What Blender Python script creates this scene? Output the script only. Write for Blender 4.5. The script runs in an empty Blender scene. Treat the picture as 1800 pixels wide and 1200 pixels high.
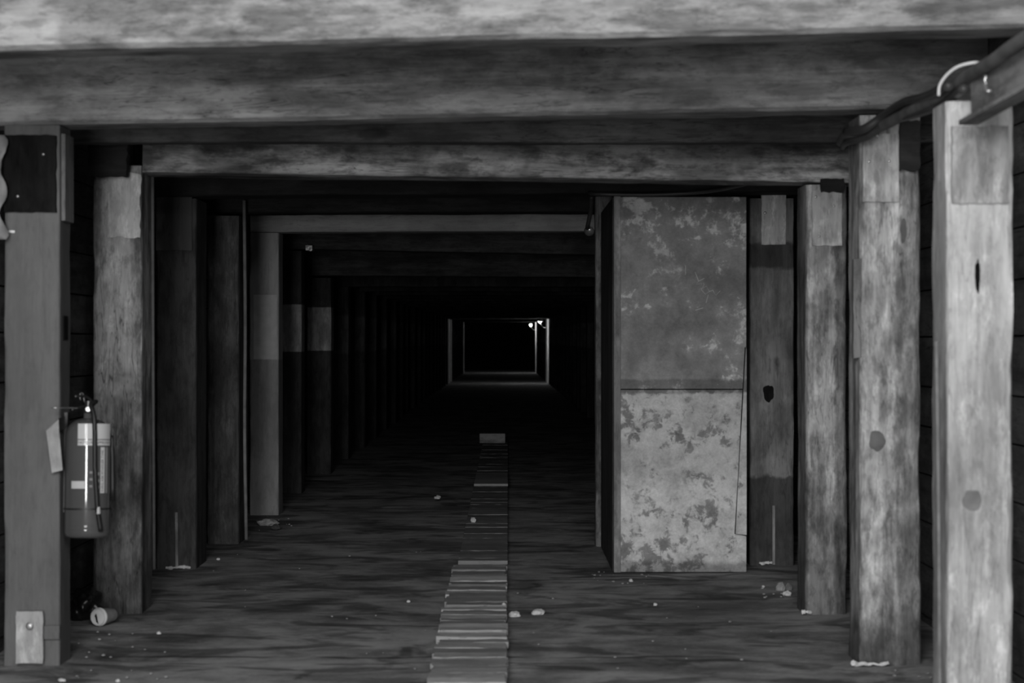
import bpy, bmesh, math, random
from mathutils import Vector, Matrix, noise
sc = bpy.context.scene
C = sc.collection
# ---------------------------------------------------------------- camera / light / exposure
H = 1.285            # eye height above the floor
F = 3535.0           # focal length in pixels of the 1800 px wide frame
VX, VY = 886.0, 600.0
cam = bpy.data.cameras.new('camera'); camo = bpy.data.objects.new('camera', cam); C.objects.link(camo)
camo.location = (0, 0, H); camo.rotation_euler = (math.pi/2, 0, 0)
cam.sensor_width = 36; cam.lens = F/1800*36; cam.shift_x = (900-VX)/1800; cam.shift_y = 0
cam.clip_end = 300
cam.dof.use_dof = True; cam.dof.focus_distance = 17.0; cam.dof.aperture_fstop = 4.5
sc.camera = camo
sc.view_settings.view_transform = 'Standard'; sc.view_settings.look = 'None'
sc.view_settings.exposure = 0.15; sc.view_settings.gamma = 1.0; sc.view_settings.use_curve_mapping = False
w = bpy.data.worlds.new('world'); sc.world = w; w.use_nodes = True
w.node_tree.nodes['Background'].inputs[0].default_value = (1, 1, 1, 1)
w.node_tree.nodes['Background'].inputs[1].default_value = 0.012
def area(name, loc, rot, sx, sy, e):
    l = bpy.data.lights.new(name, 'AREA'); l.shape = 'RECTANGLE'; l.size = sx; l.size_y = sy; l.energy = e
    o = bpy.data.objects.new(name, l); C.objects.link(o); o.location = loc; o.rotation_euler = rot; return o
# daylight falling in through the tunnel mouth behind the camera
area('tunnel_mouth_daylight', (-0.85, -2.6, 1.35), (math.radians(90), 0, math.radians(-3)), 1.15, 2.5, 345)
# open sky above the mouth of the tunnel, cut off by the first crossbeam
sky = area('open_sky', (-.5, .3, 3.05), (0, 0, 0), 3.6, 1.5, 330)
sky.rotation_euler = (Vector((-.1, 10, .6))-sky.location).to_track_quat('-Z', 'Z').to_euler()

def P(px, py, d):
    return Vector(((px-VX)*d/F, d, H-(py-VY)*d/F))
def X(px, d): return (px-VX)*d/F
def Z(py, d): return H-(py-VY)*d/F

# ---------------------------------------------------------------- materials
def N(nt, t, **k):
    n = nt.nodes.new(t)
    for a, b in k.items(): setattr(n, a, b)
    return n
def math_(nt, op, a, b=None, c=None, clamp=False):
    n = nt.nodes.new('ShaderNodeMath'); n.operation = op; n.use_clamp = clamp
    for i, v in enumerate((a, b, c)):
        if v is None: continue
        if isinstance(v, (int, float)): n.inputs[i].default_value = v
        else: nt.links.new(v, n.inputs[i])
    return n.outputs[0]
def maprange(nt, v, a, b, c=0., d=1., smooth=True):
    n = nt.nodes.new('ShaderNodeMapRange'); n.interpolation_type = 'SMOOTHSTEP' if smooth else 'LINEAR'
    nt.links.new(v, n.inputs[0])
    for i, x in enumerate((a, b, c, d)): n.inputs[1+i].default_value = x
    return n.outputs[0]
def base_mat(name, rough=.8, metal=0., spec=.3):
    m = bpy.data.materials.new(name); m.use_nodes = True; nt = m.node_tree
    b = nt.nodes['Principled BSDF']; b.inputs['Roughness'].default_value = rough
    b.inputs['Metallic'].default_value = metal; b.inputs['Specular IOR Level'].default_value = spec
    return m, nt, b
def grey(name, v, rough=.6, metal=0., spec=.3, mottled=.25, scale=18):
    m, nt, b = base_mat(name, rough, metal, spec)
    tc = N(nt, 'ShaderNodeTexCoord'); no = N(nt, 'ShaderNodeTexNoise'); no.inputs['Scale'].default_value = scale
    no.inputs['Detail'].default_value = 6
    nt.links.new(tc.outputs['Object'], no.inputs['Vector'])
    f = maprange(nt, no.outputs[0], .3, .7, v*(1-mottled), v*(1+mottled), False)
    nt.links.new(f, b.inputs['Base Color'])
    return m
def noise_tex(nt, vec, scale, detail=5, rough=.6, dist=0.):
    n = N(nt, 'ShaderNodeTexNoise'); n.inputs['Scale'].default_value = scale; n.inputs['Detail'].default_value = detail
    n.inputs['Roughness'].default_value = rough; n.inputs['Distortion'].default_value = dist
    nt.links.new(vec, n.inputs['Vector']); return n.outputs[0]
def wood(name, lo, hi, axis='Z', bands=(), blotch=1., cracks=.6, peel=0., rough=.85, bump=.5, seed=0., knots=.5, stretch=14., spec=.25, grime=.45):
    """weathered timber: grain along axis, blotches, drying cracks, knots, optional pale flaking skin and bands of stain or painted shade"""
    m, nt, b = base_mat(name, rough, 0, spec)
    tc = N(nt, 'ShaderNodeTexCoord'); oi = N(nt, 'ShaderNodeObjectInfo')
    off = math_(nt, 'MULTIPLY_ADD', oi.outputs['Random'], 41.0, seed)
    add = N(nt, 'ShaderNodeVectorMath', operation='ADD'); nt.links.new(tc.outputs['Object'], add.inputs[0])
    cb = N(nt, 'ShaderNodeCombineXYZ')
    for i in range(3): nt.links.new(off, cb.inputs[i])
    nt.links.new(cb.outputs[0], add.inputs[1]); v = add.outputs[0]
    mp = N(nt, 'ShaderNodeMapping'); s = [1., 1., 1.]; s['XYZ'.index(axis)] = 1/stretch
    mp.inputs['Scale'].default_value = s; nt.links.new(v, mp.inputs['Vector']); g = mp.outputs[0]
    mp2 = N(nt, 'ShaderNodeMapping'); s = [1., 1., 1.]; s['XYZ'.index(axis)] = .35
    mp2.inputs['Scale'].default_value = s; nt.links.new(v, mp2.inputs['Vector']); g2 = mp2.outputs[0]
    fine = noise_tex(nt, g, 70, 6, .7)
    mid = noise_tex(nt, g, 16, 5, .65, .6)
    blo = noise_tex(nt, g2, 5.5, 6, .62, .3)
    big = noise_tex(nt, g2, 1.6, 3, .5)
    t = math_(nt, 'MULTIPLY', fine, .28)
    t = math_(nt, 'MULTIPLY_ADD', mid, .42, t)
    t = math_(nt, 'MULTIPLY_ADD', blo, .55*blotch, t)
    t = math_(nt, 'MULTIPLY_ADD', big, .45*blotch, t)
    c = .35+.5*blotch
    t = maprange(nt, t, c-.17-.1*blotch, c+.13+.1*blotch)
    col = maprange(nt, t, 0, 1, lo, hi, False)
    if peel > 0:
        pn = noise_tex(nt, g2, 17, 9, .75, .15)
        pm = maprange(nt, pn, .56-.1*peel, .66-.08*peel)
        col = math_(nt, 'MULTIPLY', col, maprange(nt, pm, 0, 1, 1., 1.4, False))
    if grime:
        gn = math_(nt, 'MULTIPLY_ADD', noise_tex(nt, g2, 6, 9, .68, .2), .65, math_(nt, 'MULTIPLY', noise_tex(nt, g, 11, 6, .7), .35))
        col = math_(nt, 'MULTIPLY', col, maprange(nt, maprange(nt, gn, .42, .56), 0, 1, 1-grime, 1, False))
        gn = noise_tex(nt, g2, 26, 9, .75, .3)
        col = math_(nt, 'MULTIPLY', col, maprange(nt, maprange(nt, gn, .40, .50), 0, 1, 1-grime*.55, 1, False))
        gn = noise_tex(nt, v, 1.9, 4, .6, .6)
        col = math_(nt, 'MULTIPLY', col, maprange(nt, maprange(nt, gn, .36, .52), 0, 1, 1-grime*.7, 1, False))
    if cracks:
        cr = noise_tex(nt, g, 30, 3, .5, .8)
        cm = math_(nt, 'ABSOLUTE', math_(nt, 'SUBTRACT', cr, .5))
        cm = maprange(nt, cm, .0, .018)
        gate = maprange(nt, noise_tex(nt, g2, 3.0, 2), .45, .6)
        cm = math_(nt, 'MAXIMUM', cm, math_(nt, 'SUBTRACT', 1., gate))
        col = math_(nt, 'MULTIPLY', col, maprange(nt, cm, 0, 1, 1-cracks, 1, False))
    if knots:
        vo = N(nt, 'ShaderNodeTexVoronoi'); vo.inputs['Scale'].default_value = 2.6
        nt.links.new(g2, vo.inputs['Vector'])
        dsum = math_(nt, 'MULTIPLY_ADD', blo, .12, vo.outputs['Distance'])
        km = maprange(nt, dsum, .115, .15)
        col = math_(nt, 'MULTIPLY', col, maprange(nt, km, 0, 1, 1-knots, 1, False))
    sep = N(nt, 'ShaderNodeSeparateXYZ'); nt.links.new(tc.outputs['Object'], sep.inputs[0])
    for bd in bands:        # (axis, from, to, factor, edge softness, edge raggedness)
        ax, a, e, f, soft, rag = bd
        z = sep.outputs['XYZ'.index(ax)]
        z = math_(nt, 'MULTIPLY_ADD', math_(nt, 'SUBTRACT', noise_tex(nt, v, 9, 5, .6), .5), rag, z)
        k = math_(nt, 'MULTIPLY', maprange(nt, z, a-soft, a+soft), maprange(nt, z, e-soft, e+soft, 1, 0))
        col = math_(nt, 'MULTIPLY', col, maprange(nt, k, 0, 1, 1., f, False))
    nt.links.new(col, b.inputs['Base Color'])
    bp = N(nt, 'ShaderNodeBump'); bp.inputs['Strength'].default_value = bump; bp.inputs['Distance'].default_value = .006
    hgt = math_(nt, 'MULTIPLY_ADD', mid, .6, fine)
    nt.links.new(hgt, bp.inputs['Height']); nt.links.new(bp.outputs[0], b.inputs['Normal'])
    return m

# ---------------------------------------------------------------- mesh helpers
def link(name, bm, mat, parent=None, loc=(0, 0, 0), rot=(0, 0, 0), smooth=False):
    me = bpy.data.meshes.new(name); bmesh.ops.recalc_face_normals(bm, faces=bm.faces[:]); bm.to_mesh(me); bm.free()
    if smooth: me.polygons.foreach_set('use_smooth', [True]*len(me.polygons))
    me.materials.append(mat)
    o = bpy.data.objects.new(name, me); C.objects.link(o); o.location = loc; o.rotation_euler = rot
    if parent: o.parent = parent
    return o
def tag(o, label, cat, group=None, kind=None):
    if label: o['label'] = label
    if cat: o['category'] = cat
    if group: o['group'] = group
    if kind: o['kind'] = kind
    return o
def empty(name, loc, label, cat, group=None, rot=(0, 0, 0)):
    o = bpy.data.objects.new(name, None); C.objects.link(o); o.location = loc; o.rotation_euler = rot
    o.empty_display_size = .1
    return tag(o, label, cat, group)
def box(bm, x0, x1, y0, y1, z0, z1, bev=0.):
    r = bmesh.ops.create_cube(bm, size=1)
    vs = r['verts']
    for v in vs: v.co = Vector(((x0+x1)/2+v.co.x*(x1-x0), (y0+y1)/2+v.co.y*(y1-y0), (z0+z1)/2+v.co.z*(z1-z0)))
    if bev:
        es = list({e for v in vs for e in v.link_edges})
        bmesh.ops.bevel(bm, geom=es, offset=bev, segments=2, affect='EDGES', profile=.5)
def timber_bm(L, w, t, axis='Z', ch=.012, jit=.004, seg=None, seed=0, lowch=0., ragged=1.):
    """hewn timber, length L from 0 along axis; section w (x or z) by t (y), front face at y=0"""
    bm = bmesh.new(); seg = seg or max(6, int(L/.055)); rings = []
    def sect(u):
        pts = []
        cs = [(-w/2, 0), (w/2, 0), (w/2, t), (-w/2, t)]
        dirs = [((0, 1), (1, 0)), ((-1, 0), (0, 1)), ((0, -1), (-1, 0)), ((1, 0), (0, -1))]
        for i, (cx, cy) in enumerate(cs):
            nz = noise.noise(Vector((seed*7.3+i*11, u*4.5, 0)))+.6*noise.noise(Vector((seed*7.3+i*11, u*17, 3)))
            c = ch*max(.35, 1+1.3*ragged*nz)
            if i in (0,) and lowch: c = lowch*(1+.25*nz)
            d0, d1 = dirs[i]
            pts += [(cx+d0[0]*c, cy+d0[1]*c), (cx+(d0[0]+d1[0])*c*.33, cy+(d0[1]+d1[1])*c*.33), (cx+d1[0]*c, cy+d1[1]*c)]
            nx = cs[(i+1) % 4]
            for k in (.35, .65): pts.append((cx+(nx[0]-cx)*k, cy+(nx[1]-cy)*k))
        out = []
        for j, (a, b_) in enumerate(pts):
            n1 = noise.noise(Vector((u*2.2, seed*3.1, j*.35)))*jit + noise.noise(Vector((u*9, seed*5.7, j*1.3)))*jit*.45
            r = Vector((a, b_-t/2)); r = r.normalized() if r.length else r
            out.append((a+r.x*n1, b_+r.y*n1))
        return out
    for i in range(seg+1):
        u = L*i/seg
        ring = []
        for a, b_ in sect(u):
            co = (a, b_, u) if axis == 'Z' else (u, b_, a)
            ring.append(bm.verts.new(co))
        rings.append(ring)
    n = len(rings[0])
    for i in range(seg):
        for j in range(n):
            bm.faces.new((rings[i][j], rings[i][(j+1) % n], rings[i+1][(j+1) % n], rings[i+1][j]))
    bm.faces.new(rings[0]); bm.faces.new(rings[-1])
    return bm
def board_bm(x0, x1, z0, z1, t=.02, seed=0, rag=.003, bx=0., n=10, y=0.):
    """thin board facing the camera, front at y-t, back at y, slightly ragged edges"""
    bm = bmesh.new(); fr = []
    per = []
    for k in range(n): per.append((x0+(x1-x0)*k/n, z0))
    for k in range(n): per.append((x1, z0+(z1-z0)*k/n))
    for k in range(n): per.append((x1-(x1-x0)*k/n, z1))
    for k in range(n): per.append((x0, z1-(z1-z0)*k/n))
    for i, (a, c) in enumerate(per):
        dx = noise.noise(Vector((a*30, c*30, seed)))*rag; dz = noise.noise(Vector((a*30, c*30, seed+9)))*rag
        fr.append((a+dx, c+dz))
    f = [bm.verts.new((a, y-t, c)) for a, c in fr]; b_ = [bm.verts.new((a, y, c)) for a, c in fr]
    bm.faces.new(f); bm.faces.new(b_)
    for i in range(len(f)): bm.faces.new((f[i], f[(i+1) % len(f)], b_[(i+1) % len(f)], b_[i]))
    return bm
def tube_bm(pts, r, seg=10, bm=None, rs=None, sub=6):
    bm = bm or bmesh.new()
    pts = [Vector(p) for p in pts]
    if sub > 1 and len(pts) > 2:       # Catmull-Rom smoothing
        q = [pts[0]*2-pts[1]]+pts+[pts[-1]*2-pts[-2]]; o = []
        for i in range(1, len(q)-2):
            for k in range(sub):
                s = k/sub; a, b_, c, d = q[i-1], q[i], q[i+1], q[i+2]
                o.append(.5*((2*b_)+(-a+c)*s+(2*a-5*b_+4*c-d)*s*s+(-a+3*b_-3*c+d)*s**3))
        o.append(pts[-1]); pts = o
    rings = []; up = Vector((0, 0, 1))
    for i, p in enumerate(pts):
        d = (pts[min(i+1, len(pts)-1)]-pts[max(i-1, 0)]).normalized()
        a = d.cross(up)
        if a.length < .05: a = d.cross(Vector((1, 0, 0)))
        a.normalize(); b_ = d.cross(a).normalized()
        if rings and i: pass
        rr = rs[min(len(rs)-1, int(i*len(rs)/len(pts)))] if rs else r
        rings.append([bm.verts.new(p+a*math.cos(2*math.pi*k/seg)*rr+b_*math.sin(2*math.pi*k/seg)*rr) for k in range(seg)])
    for i in range(len(rings)-1):
        for k in range(seg): bm.faces.new((rings[i][k], rings[i][(k+1) % seg], rings[i+1][(k+1) % seg], rings[i+1][k]))
    bm.faces.new(rings[0]); bm.faces.new(rings[-1])
    return bm
def lathe_bm(prof, seg=40, bm=None, M=None):
    bm = bm or bmesh.new(); M = M or Matrix(); rings = []
    for r, z in prof:
        rings.append([bm.verts.new(M @ Vector((max(r, .0004)*math.cos(2*math.pi*k/seg), max(r, .0004)*math.sin(2*math.pi*k/seg), z))) for k in range(seg)])
    for i in range(len(rings)-1):
        for k in range(seg): bm.faces.new((rings[i][k], rings[i][(k+1) % seg], rings[i+1][(k+1) % seg], rings[i+1][k]))
    bm.faces.new(rings[0]); bm.faces.new(rings[-1])
    return bm
def rock_bm(sx, sy, sz, seed, sub=3, rough=.35):
    bm = bmesh.new(); bmesh.ops.create_icosphere(bm, subdivisions=sub, radius=1)
    for v in bm.verts:
        n = 1+rough*noise.noise(v.co*1.3+Vector((seed*3.7, 0, 0)))+rough*.5*noise.noise(v.co*3.1+Vector((0, seed*3.7, 0)))
        c = v.co*n
        v.co = Vector((c.x*sx, c.y*sy, max(c.z, -.55)*sz))
    zmin = min(v.co.z for v in bm.verts)
    for v in bm.verts: v.co.z -= zmin
    return bm

# ---------------------------------------------------------------- setting: floor, walls, ceiling, far end
def floor_z(y):
    if y < 45: return 0.
    if y < 62: return -.05*(y-45)/17
    return -.05-.05*min(1, (y-62)/28)
def floor_material():
    m, nt, b = base_mat('trampled_floor', .9, 0, .2)
    tc = N(nt, 'ShaderNodeTexCoord'); v = tc.outputs['Object']
    mp = N(nt, 'ShaderNodeMapping'); mp.inputs['Scale'].default_value = (.9, .9, 1); nt.links.new(v, mp.inputs['Vector']); g = mp.outputs[0]
    mp3 = N(nt, 'ShaderNodeMapping'); mp3.inputs['Scale'].default_value = (.8, 1.4, 1); nt.links.new(v, mp3.inputs['Vector']); g3 = mp3.outputs[0]
    a = noise_tex(nt, g, 1.7, 6, .6, .5); c = noise_tex(nt, g3, 6, 6, .65, .5); f = noise_tex(nt, v, 60, 5, .7)
    st = noise_tex(nt, g3, 2.3, 5, .6, 1.0)
    t = math_(nt, 'MULTIPLY_ADD', a, .9, math_(nt, 'MULTIPLY_ADD', c, .45, math_(nt, 'MULTIPLY', f, .2)))
    t = maprange(nt, t, .60, .95)
    col = maprange(nt, t, 0, 1, .15, .42, False)
    sm = maprange(nt, st, .38, .52)
    col = math_(nt, 'MULTIPLY', col, maprange(nt, sm, 0, 1, .42, 1, False))
    sp = maprange(nt, noise_tex(nt, v, 38, 2, .5), .74, .77)       # pale chips trodden into the dirt
    col = math_(nt, 'MULTIPLY_ADD', sp, .10, col)
    sx = N(nt, 'ShaderNodeSeparateXYZ'); nt.links.new(v, sx.inputs[0])
    wob = math_(nt, 'SUBTRACT', noise_tex(nt, v, 1.1, 4, .6), .5)
    for gy, gw in ((8.05, .010), (8.22, .016), (9.12, .010), (10.88, .013), (12.2, .012)):      # dirt-filled seams across the floor
        dd = math_(nt, 'ABSOLUTE', math_(nt, 'SUBTRACT', math_(nt, 'MULTIPLY_ADD', wob, .22, sx.outputs[1]), gy))
        ln = maprange(nt, dd, gw*.4, gw*1.8)
        gate = maprange(nt, noise_tex(nt, v, .9+gy*.02, 3, .5), .46, .52)
        ln = math_(nt, 'MAXIMUM', ln, gate)
        col = math_(nt, 'MULTIPLY', col, maprange(nt, ln, 0, 1, .35, 1, False))
    nt.links.new(col, b.inputs['Base Color'])
    bp = N(nt, 'ShaderNodeBump'); bp.inputs['Strength'].default_value = .6; bp.inputs['Distance'].default_value = .012
    nt.links.new(math_(nt, 'MULTIPLY_ADD', f, .25, math_(nt, 'MULTIPLY_ADD', c, .7, a)), bp.inputs['Height']); nt.links.new(bp.outputs[0], b.inputs['Normal'])
    return m
M_floor = floor_material()
bm = bmesh.new()
grooves = [8.02, 10.88]
ys = [-4, 0, 4]
y = 6.0
while y < 20: ys.append(y); y += .075
while y < 110: ys.append(y); y += 1.0
for gq in grooves: ys += [gq-.012, gq-.004, gq+.004, gq+.012]
ys = sorted(set(ys)); nx = 56; grid = []
for y in ys:
    row = []
    for i in range(nx+1):
        x = -2.6+5.2*i/nx
        z = floor_z(y)+.007*noise.noise(Vector((x*2.2, y*1.3, 0)))+.0035*noise.noise(Vector((x*8, y*6, 4))) if y < 60 else floor_z(y)
        yy = y
        for gq in grooves:
            if False:
                yy = y+.03*noise.noise(Vector((x*1.4, gq, 0)))
                on = (noise.noise(Vector((x*.9, gq*3.3, 7)))+.35) > 0
                if abs(y-gq) < .005 and on and abs(x+.13) > .2: z -= .022
        row.append(bm.verts.new((x, yy, z-.004)))
    grid.append(row)
for j in range(len(grid)-1):
    for i in range(nx): bm.faces.new((grid[j][i], grid[j][i+1], grid[j+1][i+1], grid[j+1][i]))
fl = link('floor', bm, M_floor, smooth=True); fl['kind'] = 'structure'
M_lag = wood('lagging_boards', .05, .16, 'Y', cracks=.7, knots=.3)
def plank_wall(name, x, side):
    bm = bmesh.new(); z = -.15; k = 0; rnd = random.Random(5 if side < 0 else 8)
    while z < 2.72:
        h = rnd.uniform(.16, .24); yy = 3.0
        while yy < 108:
            L = rnd.uniform(2.6, 4.4); o = rnd.uniform(0, .012)
            box(bm, x+side*o, x+side*(o+.05), yy+.004, min(yy+L-.004, 108), z+.004, z+h-.004)
            yy += L
        z += h; k += 1
    box(bm, x+side*.062, x+side*.08, 3.0, 108, -.2, 2.8)
    o = link(name, bm, M_lag); o['kind'] = 'structure'; return o
plank_wall('wall_left', -2.08, -1); plank_wall('wall_right', 1.93, 1)
bm = bmesh.new(); rnd = random.Random(3); y = 6.65
while y < 108:
    d = rnd.uniform(.2, .28); o = rnd.uniform(0, .01)
    zc = 2.64 if y < 8.9 else 2.50
    box(bm, -2.2, 2.05, y+.003, y+d-.003, zc+o, zc+.05+o); y += d
box(bm, -2.2, 2.05, 6.65, 108, 2.69, 2.71)
cl = link('ceiling', bm, wood('ceiling_boards', .02, .06, 'X')); cl['kind'] = 'structure'
bm = bmesh.new(); box(bm, -2.2, 2.05, 108, 108.1, -.3, 2.8)
we = link('wall_back', bm, grey('end_rock', .03, .95)); we['kind'] = 'structure'

# ---------------------------------------------------------------- timber sets
M_nail = grey('nail_steel', .45, .4, .8)
M_patch = wood('pale_patch_board', .36, .52, 'Z', blotch=.7, cracks=.25, knots=.5, peel=.4)
M_patch_dark = wood('dark_gusset', .006, .014, 'Z', cracks=.3, knots=0, spec=.08)
M_wedge = wood('tarred_wedge', .012, .03, 'X', cracks=.3, knots=0)
SETSEED = [0]
def post(d, xin, side, w, depth, ztop, mat, label, group=None, ch=.014, jit=.005, lean=0., name='timber_post'):
    """xin = x of the inner front edge; side -1 left, +1 right"""
    SETSEED[0] += 1
    bm = timber_bm(ztop+.03-floor_z(d), w, depth, 'Z', ch, jit, seed=SETSEED[0])
    o = link(name, bm, mat, loc=(xin+side*w/2, d, floor_z(d)-.03), rot=(0, lean, 0))
    return tag(o, label, 'post', group)
def beam(d, xl, xr, zl, zr, h, depth, mat, label, group=None, lowch=.03, jit=.006, name='crossbeam'):
    SETSEED[0] += 1
    L = math.hypot(xr-xl, zr-zl)
    bm = timber_bm(L, h, depth, 'X', .012, jit, seed=SETSEED[0], lowch=lowch)
    for v in bm.verts: v.co.z += h/2
    o = link(name, bm, mat, loc=(xl, d, zl), rot=(0, -math.atan2(zr-zl, xr-xl), 0))
    return tag(o, label, 'beam', group)
def face_board(par, px0, py0, px1, py1, d, mat, name='gusset_plate', t=.018, rag=.004, label=None, proud=.0, seed=1, inset=.0):
    """a board nailed on the front face of a post, given by where it stands at depth d"""
    x0, x1 = sorted((X(px0, d), X(px1, d))); z1, z0 = Z(py0, d), Z(py1, d)
    bm = board_bm(x0, x1, z0, z1, t, seed, rag)
    L = Vector(par.location)
    o = link(name, bm, mat, par, loc=Vector((0, d-proud, 0))-L)
    o['_'] = 0; del o['_']
    if label: o['label'] = label
    return o
def blot(par, px, py, rx, ry, d, mat, name, label=None, seed=1):
    bm = bmesh.new(); f = []; b_ = []
    c = P(px, py, d)
    for k in range(32):
        a = 2*math.pi*k/32; q = 1+.35*noise.noise(Vector((math.cos(a)*1.5, math.sin(a)*1.5, seed)))
        x = c.x+math.cos(a)*rx*q*d/F; z = c.z+math.sin(a)*ry*q*d/F
        f.append(bm.verts.new((x, d-.004, z))); b_.append(bm.verts.new((x, d+.004, z)))
    bm.faces.new(f); bm.faces.new(b_)
    for k in range(32): bm.faces.new((f[k], f[(k+1) % 32], b_[(k+1) % 32], b_[k]))
    o = link(name, bm, mat, par, loc=-Vector(par.location))
    if label: o['label'] = label
    return o
def nail(par, px, py, d, r=.006, name='nail'):
    p = P(px, py, d)
    bm = lathe_bm([(0, -.008), (r, -.008), (r*1.05, .0), (r*.6, .004), (0, .005)], 12, M=Matrix.Rotation(math.pi/2, 4, 'X'))
    return link(name, bm, M_nail, par, loc=p-Vector(par.location), smooth=False)

# materials of the near timbers
def zf(py, d): return Z(py, d)+.03      # height in the post's own coordinates
M_R1 = wood('post_right_near', .26, .54, 'Z', cracks=.35, knots=.55, peel=.3, grime=.3, seed=2.0, blotch=.8)
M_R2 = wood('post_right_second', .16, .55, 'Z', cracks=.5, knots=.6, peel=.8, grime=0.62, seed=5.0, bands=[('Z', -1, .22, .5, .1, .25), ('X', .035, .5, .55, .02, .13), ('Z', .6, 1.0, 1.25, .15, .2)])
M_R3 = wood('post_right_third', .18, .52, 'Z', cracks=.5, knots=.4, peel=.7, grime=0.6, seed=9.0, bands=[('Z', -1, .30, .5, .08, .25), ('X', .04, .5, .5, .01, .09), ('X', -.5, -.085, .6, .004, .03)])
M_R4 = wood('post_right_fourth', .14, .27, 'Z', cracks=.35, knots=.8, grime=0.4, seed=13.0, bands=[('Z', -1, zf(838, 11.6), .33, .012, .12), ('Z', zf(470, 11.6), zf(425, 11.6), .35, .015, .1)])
M_L1 = wood('post_left_near', .10, .14, 'Z', cracks=.12, knots=0, blotch=.5, seed=1.0, bump=.15, grime=.15)
M_L2 = wood('post_left_second', .11, .40, 'Z', cracks=.7, knots=.6, peel=.5, grime=0.62, seed=7.0, bands=[('Z', -1, .28, .5, .12, .25)])
M_L3 = wood('post_left_third', .05, .085, 'Z', cracks=.3, knots=.2, seed=11.0)
M_L4 = wood('post_left_fourth', .03, .10, 'Z', cracks=.5, knots=.4, seed=12.0, peel=.6)
M_L5 = wood('post_left_fifth', .30, .44, 'Z', cracks=.2, knots=.2, grime=.2, seed=14.0, bands=[('Z', zf(2, 14.9), zf(518, 14.9), .55, .01, .01), ('Z', -1, zf(632, 14.9), .72, .006, .01)])
def band_mat(name, d, py0, py1, f, lo, hi, seed):  # dark base carries the light falloff; the pale band is paint
    return wood(name, lo*f, hi*f, 'Z', cracks=.3, knots=.1, seed=seed, bands=[('Z', zf(py0, d), 3, 1/f, .006, .008), ('Z', -2, zf(py1, d), 1/f, .006, .008)])
M_L6 = band_mat('post_left_sixth', 17.1, 535, 618, 8.0, .03, .06, 3.)
M_L7 = band_mat('post_left_seventh', 19.6, 540, 616, 8.0, .035, .07, 4.)
M_far = wood('tunnel_post_dark', .02, .05, 'Z', cracks=.3, knots=.2, seed=6., bands=[('Z', H-.1, H+.32, 2.0, .02, .05)])  # very dark tone: light fading down the tunnel put into the colour
M_Pp = wood('post_partition', .07, .26, 'Z', cracks=.5, knots=.3, grime=0.6, seed=17., peel=.9)

pA = post(6.4, X(1665, 6.4), 1, .212, .23, H+.765, M_R1, 'nearest post on the right, pale wide timber with a round dark blot', ch=.018)
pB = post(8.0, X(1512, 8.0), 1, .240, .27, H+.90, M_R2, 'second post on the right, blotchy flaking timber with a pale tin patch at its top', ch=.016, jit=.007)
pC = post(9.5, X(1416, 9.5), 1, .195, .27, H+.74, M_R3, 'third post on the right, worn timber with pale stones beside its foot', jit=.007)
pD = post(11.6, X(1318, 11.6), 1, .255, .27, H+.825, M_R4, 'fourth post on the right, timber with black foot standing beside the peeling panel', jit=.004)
qA = post(8.0, X(105, 8.0), -1, .222, .20, H+.86, M_L1, 'nearest post on the left, smooth grey timber carrying the fire extinguisher', ch=.01, jit=.002)
qB = post(9.5, X(249, 9.5), -1, .232, .30, H+.83, M_L2, 'second post on the left, rough cracked timber behind the fire extinguisher', jit=.008)
qC = post(11.4, X(345, 11.4), -1, .226, .40, H+.81, M_L3, 'third post on the left, dark timber with a lighter board across its top', jit=.004)
qD = post(12.8, X(420, 12.8), -1, .20, .45, H+.80, M_L4, 'fourth post on the left, nearly black timber with small pale scars', jit=.005)
qE = post(14.9, X(490, 14.9), -1, .215, .28, H+.805, M_L5, 'fifth post on the left, lighter grey timber with rubble at its foot', jit=.003)
qF = post(17.1, X(530, 17.1), -1, .20, .28, H+.77, M_L6, 'sixth post on the left, black with a pale band, nearer of two', jit=.004)
qG = post(19.6, X(582, 19.6), -1, .235, .28, H+.62, M_L7, 'seventh post on the left, black with a pale band, farther of two', jit=.004)

# beams
M_B1 = wood('beam_near', .15, .42, 'X', cracks=.15, knots=.4, blotch=1.2, grime=.55, seed=3., bump=.3, stretch=5)
M_B2 = wood('beam_second', .19, .52, 'X', cracks=.5, knots=.2, blotch=1., seed=8., bump=.3, bands=[('Z', .155, .5, .42, .05, .12)])  # upper band paints in the shade of the first crossbeam
M_B2b = wood('beam_joist', .05, .13, 'X', cracks=.6, seed=18.)
M_B3 = wood('beam_third', .18, .50, 'X', cracks=.8, knots=.3, blotch=1.1, grime=.75, seed=15., bands=[('Z', .10, .5, .5, .02, .12)])  # upper band: dark split wood plus painted shade from the beam ahead
M_B4 = wood('beam_black', .012, .035, 'X', cracks=.5, seed=16.)
M_B5 = wood('beam_fifth', .30, .44, 'X', cracks=.25, knots=.2, grime=.2, seed=19., blotch=.7)
M_B6 = wood('beam_dim', .025, .09, 'X', cracks=.4, seed=20.)  # low tone holds the light lost this deep in the tunnel
beam(6.4, -2.08, 1.93, Z(92, 6.4)-.001, Z(44, 6.4), .36, .23, M_B1, 'nearest crossbeam, pale wide timber along the top edge of the photo', lowch=.038)
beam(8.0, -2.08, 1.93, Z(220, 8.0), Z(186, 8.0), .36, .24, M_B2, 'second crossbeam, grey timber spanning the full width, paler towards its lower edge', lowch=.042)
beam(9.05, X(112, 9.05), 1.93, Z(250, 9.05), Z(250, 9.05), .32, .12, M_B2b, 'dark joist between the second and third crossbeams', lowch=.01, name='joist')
beam(9.5, X(250, 9.5), 1.93, Z(303, 9.5), Z(322, 9.5), .30, .27, M_B3, 'third crossbeam, split and scratched timber over the widest dark opening', lowch=.012)
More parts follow.
